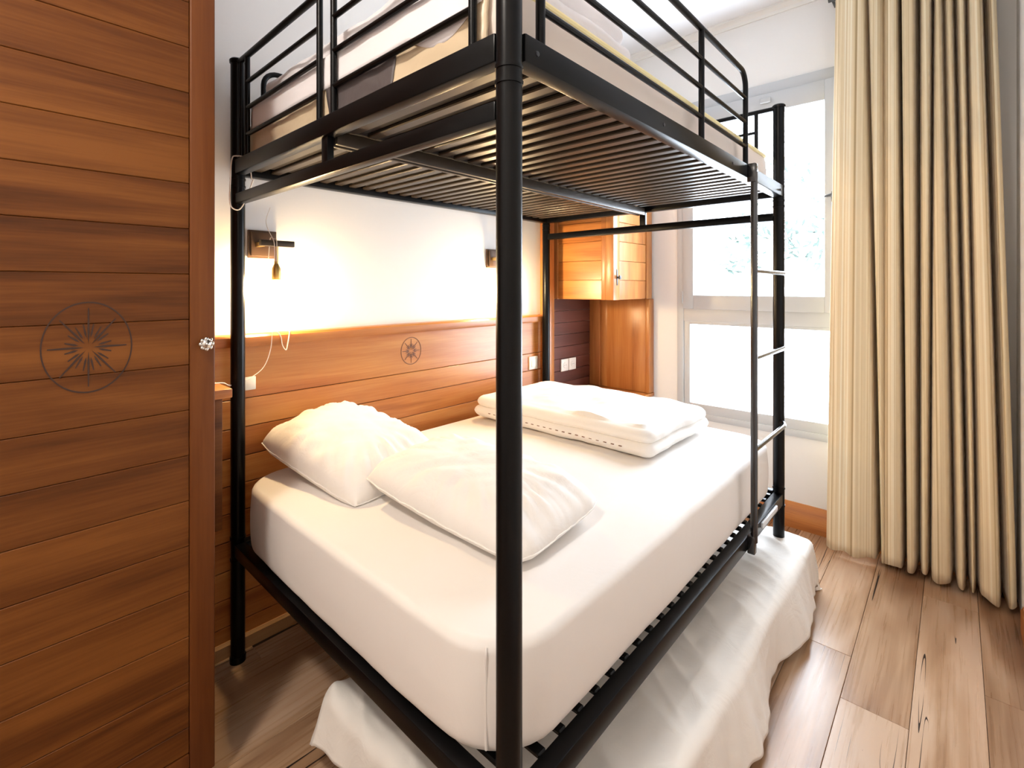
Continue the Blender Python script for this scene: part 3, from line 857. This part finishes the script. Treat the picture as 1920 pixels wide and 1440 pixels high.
# --- folded duvet on the lower bunk
def d_duv(p, u, v, top):
    r = Vector((0, 0, 0))
    k_ = .014 if top else .004
    r.z += k_ * fbm((p.x * 3.5, p.y * 5, 2.0), 1.3) + (.008 * fbm((p.x * 9, p.y * 4, 7), 1.2) if top else 0)
    r.x += .006 * fbm((p.x * 4, p.y * 4, p.z * 9), 1.5); r.y += .008 * fbm((p.x * 5, p.y * 4, p.z * 9 + 5), 1.5)
    r.x += -.05 * (p.y - .9) * 0
    return r
dv = thing('folded_duvet', 'folded white duvet lying at the window end of the lower bunk', 'duvet', (1.43, .83, .70))
s1 = soft_block(1.12, 1.76, .275, 1.30, .714, .770, .045, .030, .028, d_duv, .010, .004, 22, 6)
s1.build('lower_fold', 'duvet', dv)
s2 = soft_block(1.135, 1.745, .285, 1.29, .765, .820, .05, .032, .020, d_duv, .022, .006, 22, 6)
s2.build('upper_fold', 'duvet', dv)
for k_ in range(22):
    yy = .40 + k_ * .036
    MB().box(1.1135, 1.1190, yy, yy + .014, .747, .7495, .0005, 1).build('stitch', 'carve2', dv)['label'] = 'small brown stitch'

# --- trundle mattress with a loose spread
tb = thing('trundle_mattress', 'low white mattress under a wrinkled spread pulled out beneath the bunk', 'mattress', (.95, .3, 0))
soft_block(.055, 1.90, -.085, .70, .002, .225, .06, .03, .02, None, .0, .0, 6, 4).build('mattress', 'pink', tb)
def spread():
    t = MB(); bm = t.bm
    X0, X1, Y0, Y1, Z = .045, 1.915, -.098, .715, .232
    nx_, ny_ = 300, 130
    ox0, ox1, oy0, oy1 = .13, .20, .205, .12     # overhang lengths
    V = []
    for i in range(nx_ + 1):
        row = []
        for j in range(ny_ + 1):
            s_ = -ox0 + (X1 - X0 + ox0 + ox1) * i / nx_
            q = -oy0 + (Y1 - Y0 + oy0 + oy1) * j / ny_
            lenx, leny = X1 - X0, Y1 - Y0
            dx = -s_ if s_ < 0 else (s_ - lenx if s_ > lenx else 0); dy = -q if q < 0 else (q - leny if q > leny else 0)
            x_ = X0 + min(max(s_, 0), lenx); y_ = Y0 + min(max(q, 0), leny)
            dd = math.hypot(dx, dy)
            sx = (-1 if s_ < 0 else 1) * dx / dd if dd > 1e-9 else 0; sy = (-1 if q < 0 else 1) * dy / dd if dd > 1e-9 else 0
            if dd > 0:
                d_ = max(dx, dy)*1.0 + .35*min(dx, dy)
                r0 = .028
                if d_ < r0 * PI / 2:
                    a = d_ / r0; out = r0 * math.sin(a); drop = r0 * (1 - math.cos(a))
                else:
                    out = r0; drop = r0 + d_ - r0 * PI / 2
                along = s_ if dy > dx else q
                flare = (.5 + .5 * math.sin(along * 8.5 + 1.0 + 2.0 * noise.noise(Vector((along * 1.7, 3, 1))))) * .055 + .018 * noise.noise(Vector((along * 14, 0, 2)))
                out += (drop / .2) * flare * 1.0 + (drop / .2) * .012
                x_ += sx * out; y_ += sy * out
                z_ = Z - drop
                z_ = max(z_, .004 + .003 * noise.noise(Vector((x_ * 20, y_ * 20, 0))))
            else:
                z_ = Z
            # wrinkles drawn toward the frame of the bunk
            a = x_ * 52 - 34.0 * (y_ + .1) + 9.0 * noise.noise(Vector((x_ * 2.0, y_ * 2.4, 5)))
            m1_ = min(1, max(0, noise.noise(Vector((x_ * 3.1 - y_ * 2, y_ * 2, 8))) * 1.6 + .45))
            a2_ = x_ * 21 - 9 * y_ + 5.0 * noise.noise(Vector((x_ * 1.7, y_ * 3, 15)))
            fade = 1 if dd == 0 else max(.15, 1 - dd * 7)
            ed = min(1, max(0, (y_ - Y0 + .02) / .06)) * .7 + .3
            w_ = (1 - abs(math.sin(a * .5))) ** 1.5 * .011 * m1_ + (1 - abs(math.sin(a2_ * .5))) ** 1.3 * .013
            z_ += (w_ * ed + .006 * fbm((x_ * 4, y_ * 6, 1), 1.1) * ed) * fade
            if dd == 0: z_ = max(z_, Z - .002)
            row.append(bm.verts.new((x_, y_, z_)))
        V.append(row)
    for i in range(nx_):
        for j in range(ny_):
            bm.faces.new((V[i][j], V[i + 1][j], V[i + 1][j + 1], V[i][j + 1]))
    o_ = t.build('bedspread', 'spread', tb, True, 80)
    md = o_.modifiers.new('thickness', 'SOLIDIFY'); md.thickness = .002; md.offset = 1
    return o_
spread()

# --- upper mattress and bedding
um = thing('upper_mattress', 'tan satin covered mattress on the upper bunk behind the guard rails', 'mattress', (L / 2, W / 2, 1.851))
def d_tan(p, u, v, top):
    r = Vector((0, 0, 0))
    if not top:
        r += Vector((p.x - .93, p.y - .69, 0)).normalized() * (.006 * fbm((p.x * 5, p.y * 6, p.z * 9), 1.3))
    return r
soft_block(.034, 1.834, .040, 1.345, 1.8515, 2.008, .05, .022, .012, d_tan, .0, .004, 10, 8).build('cover', 'pink', um)
end = MB(); bm = end.bm
V = []
for i in range(61):
    row = []
    for j in range(13):
        yy = .075 + 1.235 * i / 60; zz = 1.862 + .124 * j / 12
        row.append(bm.verts.new((.0245 - .004 * fbm((yy * 9, zz * 22, 3), 1.2) - .004, yy, zz)))
    V.append(row)
for i in range(60):
    for j in range(12): bm.faces.new((V[i][j], V[i + 1][j], V[i + 1][j + 1], V[i][j + 1]))
e1 = end.build('satin_end', 'tan', um); e1['label'] = 'shiny tan end of the mattress cover'
md = e1.modifiers.new('t', 'SOLIDIFY'); md.thickness = .006; md.offset = 1
gp = MB(); bm = gp.bm; V = []  # thin dark grey patch in front of the satin end
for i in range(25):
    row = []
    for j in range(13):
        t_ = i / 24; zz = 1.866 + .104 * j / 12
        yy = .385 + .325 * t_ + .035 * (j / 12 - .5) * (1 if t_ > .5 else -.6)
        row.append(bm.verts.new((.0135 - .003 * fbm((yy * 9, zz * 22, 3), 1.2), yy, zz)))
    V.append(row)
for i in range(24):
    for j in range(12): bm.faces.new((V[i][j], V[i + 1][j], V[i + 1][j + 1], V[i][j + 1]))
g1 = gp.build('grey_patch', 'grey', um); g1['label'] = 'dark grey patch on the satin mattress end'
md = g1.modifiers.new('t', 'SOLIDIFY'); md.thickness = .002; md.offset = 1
pp = MB().tube([(a, b, 2.0045) for a, b in rrect(.934, .6925, .899, .6515, .05, 8, 10)], .0075, 8, closed=True)  # top seam; the light on this edge is painted as pale yellow
pi_ = pp.build('piping', 'cream', um); pi_['label'] = 'piping round the top edge, coloured pale yellow as if lit'
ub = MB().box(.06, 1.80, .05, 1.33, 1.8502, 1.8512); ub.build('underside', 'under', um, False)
def d_up(p, u, v, top):
    r = Vector((0, 0, 0))
    r.z += (.012 if top else .006) * fbm((p.x * 4, p.y * 4, 2.0), 1.3)
    r.x += .012 * fbm((p.x * 4, p.y * 5, p.z * 9), 1.3); r.y += .008 * fbm((p.x * 5, p.y * 4, p.z * 9 + 5), 1.5)
    return r
ud = thing('folded_duvet', 'rumpled lilac-white duvet folded at the near end of the upper bunk', 'duvet', (.3, .7, 1.99))
soft_block(.040, .62, .07, 1.30, 2.0125, 2.085, .05, .035, .025, d_up, .01, .004, 18, 6).build('lower_fold', 'upduvet', ud)
soft_block(.050, .60, .09, 1.27, 2.074, 2.155, .06, .04, .02, d_up, .03, .004, 18, 6).build('upper_fold', 'upduvet', ud)

oh = MB(); bm = oh.bm; V = []
for i in range(81):
    row = []
    yy = .085 + 1.20 * i / 80
    low = 1.968 + .008 * noise.noise(Vector((yy * 5, 2, 2))) - (.045 if .10 < yy < .33 else 0) * math.sin(PI * min(1, max(0, (yy - .10) / .23)))
    for j in range(9):
        zz = low + (2.075 - low) * j / 8
        row.append(bm.verts.new((.0125 + (.028 if j == 8 else .004 if j == 7 else 0) - .002 * fbm((yy * 8, zz * 16, 3), 1.2), yy, zz)))
    V.append(row)
for i in range(80):
    for j in range(8): bm.faces.new((V[i][j], V[i + 1][j], V[i + 1][j + 1], V[i][j + 1]))
ov = oh.build('overhang', 'upduvet', ud)
md = ov.modifiers.new('t', 'SOLIDIFY'); md.thickness = .002; md.offset = 0

# ------------------------------------------------------------------ curtain
def curtain():
    t = MB(); bm = t.bm
    top = [-0.148, -0.278, -0.345, -0.408, -0.478, -0.533, -0.568, -0.606, -0.646, -0.706, -0.739]
    bot = [-0.106, -0.326, -0.350, -0.429, -0.480, -0.521, -0.608, -0.654, -0.686, -0.768, -0.806]
    dep = [0, .06, .03, .16, .16, .11, .08, .12, .09, .15, 0]
    depb = [0, .14, .00, .15, .12, .11, .12, .16, .10, .15, 0]
    sig = [1, .009, .012, .007, .010, .007, .009, .009, .008, .010, 1]
    nt_, nz_ = 620, 60
    V = []; uvs = []
    for k_ in range(nz_ + 1):
        f = k_ / nz_; z = .028 + (2.93 - .028) * f
        G = [b + (a - b) * (f ** 1.1) for a, b in zip(top, bot)]
        D = [(b + (a - b) * f) for a, b in zip(dep, depb)]
        pts = []
        for i in range(nt_ + 1):
            yy = G[0] + (G[-1] - G[0]) * i / nt_
            x_ = 2.375
            for g_, d_, s_ in zip(G[1:-1], D[1:-1], sig[1:-1]):
                q = abs(yy - g_) / s_
                x_ += d_ * math.exp(-q ** 2.2)
            # rounded fronts between valleys
            for a, b in zip(G, G[1:]):
                if b <= yy <= a:
                    s_ = (yy - b) / (a - b + 1e-9); x_ -= min(.035, (a - b) * .55) * math.sin(PI * s_) ** .8
                    break
            x_ += .010 * noise.noise(Vector((yy * 14, z * .7, 1))) + .006 * noise.noise(Vector((yy * 45, z * .5, 6)))
            x_ -= .018 * (1 - f) * math.sin((yy + .1) * 6)
            x_ -= .045 * (1 - f) ** 2 * math.exp(-((yy - G[9] + .0) / .06) ** 2)
            x_ = min(x_, 2.528)
            zz = z
            if k_ == 0: zz += .008 * math.sin(yy * 60)
            pts.append(Vector((x_, max(yy, WR + .006), zz)))
        V.append([bm.verts.new(p) for p in pts])
        if k_ == nz_ // 2:
            acc = 0; us = [0]
            for a, b in zip(pts, pts[1:]): acc += (b - a).length; us.append(acc)
    uvl = bm.loops.layers.uv.new('UVMap')
    for k_ in range(nz_):
        for i in range(nt_):
            fc = bm.faces.new((V[k_][i], V[k_][i + 1], V[k_ + 1][i + 1], V[k_ + 1][i]))
            for lp, (ii, kk) in zip(fc.loops, ((i, k_), (i + 1, k_), (i + 1, k_ + 1), (i, k_ + 1))):
                lp[uvl].uv = (us[ii], kk / nz_ * 2.9)
    root = thing('curtain', 'full-length beige striped curtain hanging in deep folds beside the window', 'curtain', (2.43, -.45, .03))
    o_ = t.build('fabric', 'curtain', root, True, 80)
    md = o_.modifiers.new('thickness', 'SOLIDIFY'); md.thickness = .0025; md.offset = 0
    rod = MB().tube([(2.46, -.10, 2.96), (2.46, -.81, 2.96)], .014, 14)
    for yy in (-.12, -.78):
        rod.box(2.455, WX - .001, yy - .006, yy + .006, 2.950, 2.966, .001)
    rod.build('rod', 'handle', root)
curtain()

# ------------------------------------------------------------------ fill lamp added on the ceiling, unseen behind the camera
cl = thing('fill_lamp', 'added round white fill lamp on the ceiling, unseen behind the viewer', 'fill lamp', (-1.35, .1, ZC))
MB().lathe((-1.35, .1, ZC), [(.16, 0), (.16, -.012), (.15, -.018)], 2, 40).build('base', 'pvc', cl)
MB().lathe((-1.35, .1, ZC - .018), [(.148, 0), (.146, -.02), (.125, -.05), (.08, -.068), (.01, -.074)], 2, 40).build('shade', 'fillglow', cl)
pt = bpy.data.lights.new('fill_lamp_light', 'AREA'); pt.energy = FILL; pt.shape = 'DISK'; pt.size = .30; pt.color = (1.0, .90, .80)
po_ = bpy.data.objects.new('fill_lamp_light', pt); COL.objects.link(po_); po_.location = (0, 0, - .10)
po_.parent = cl
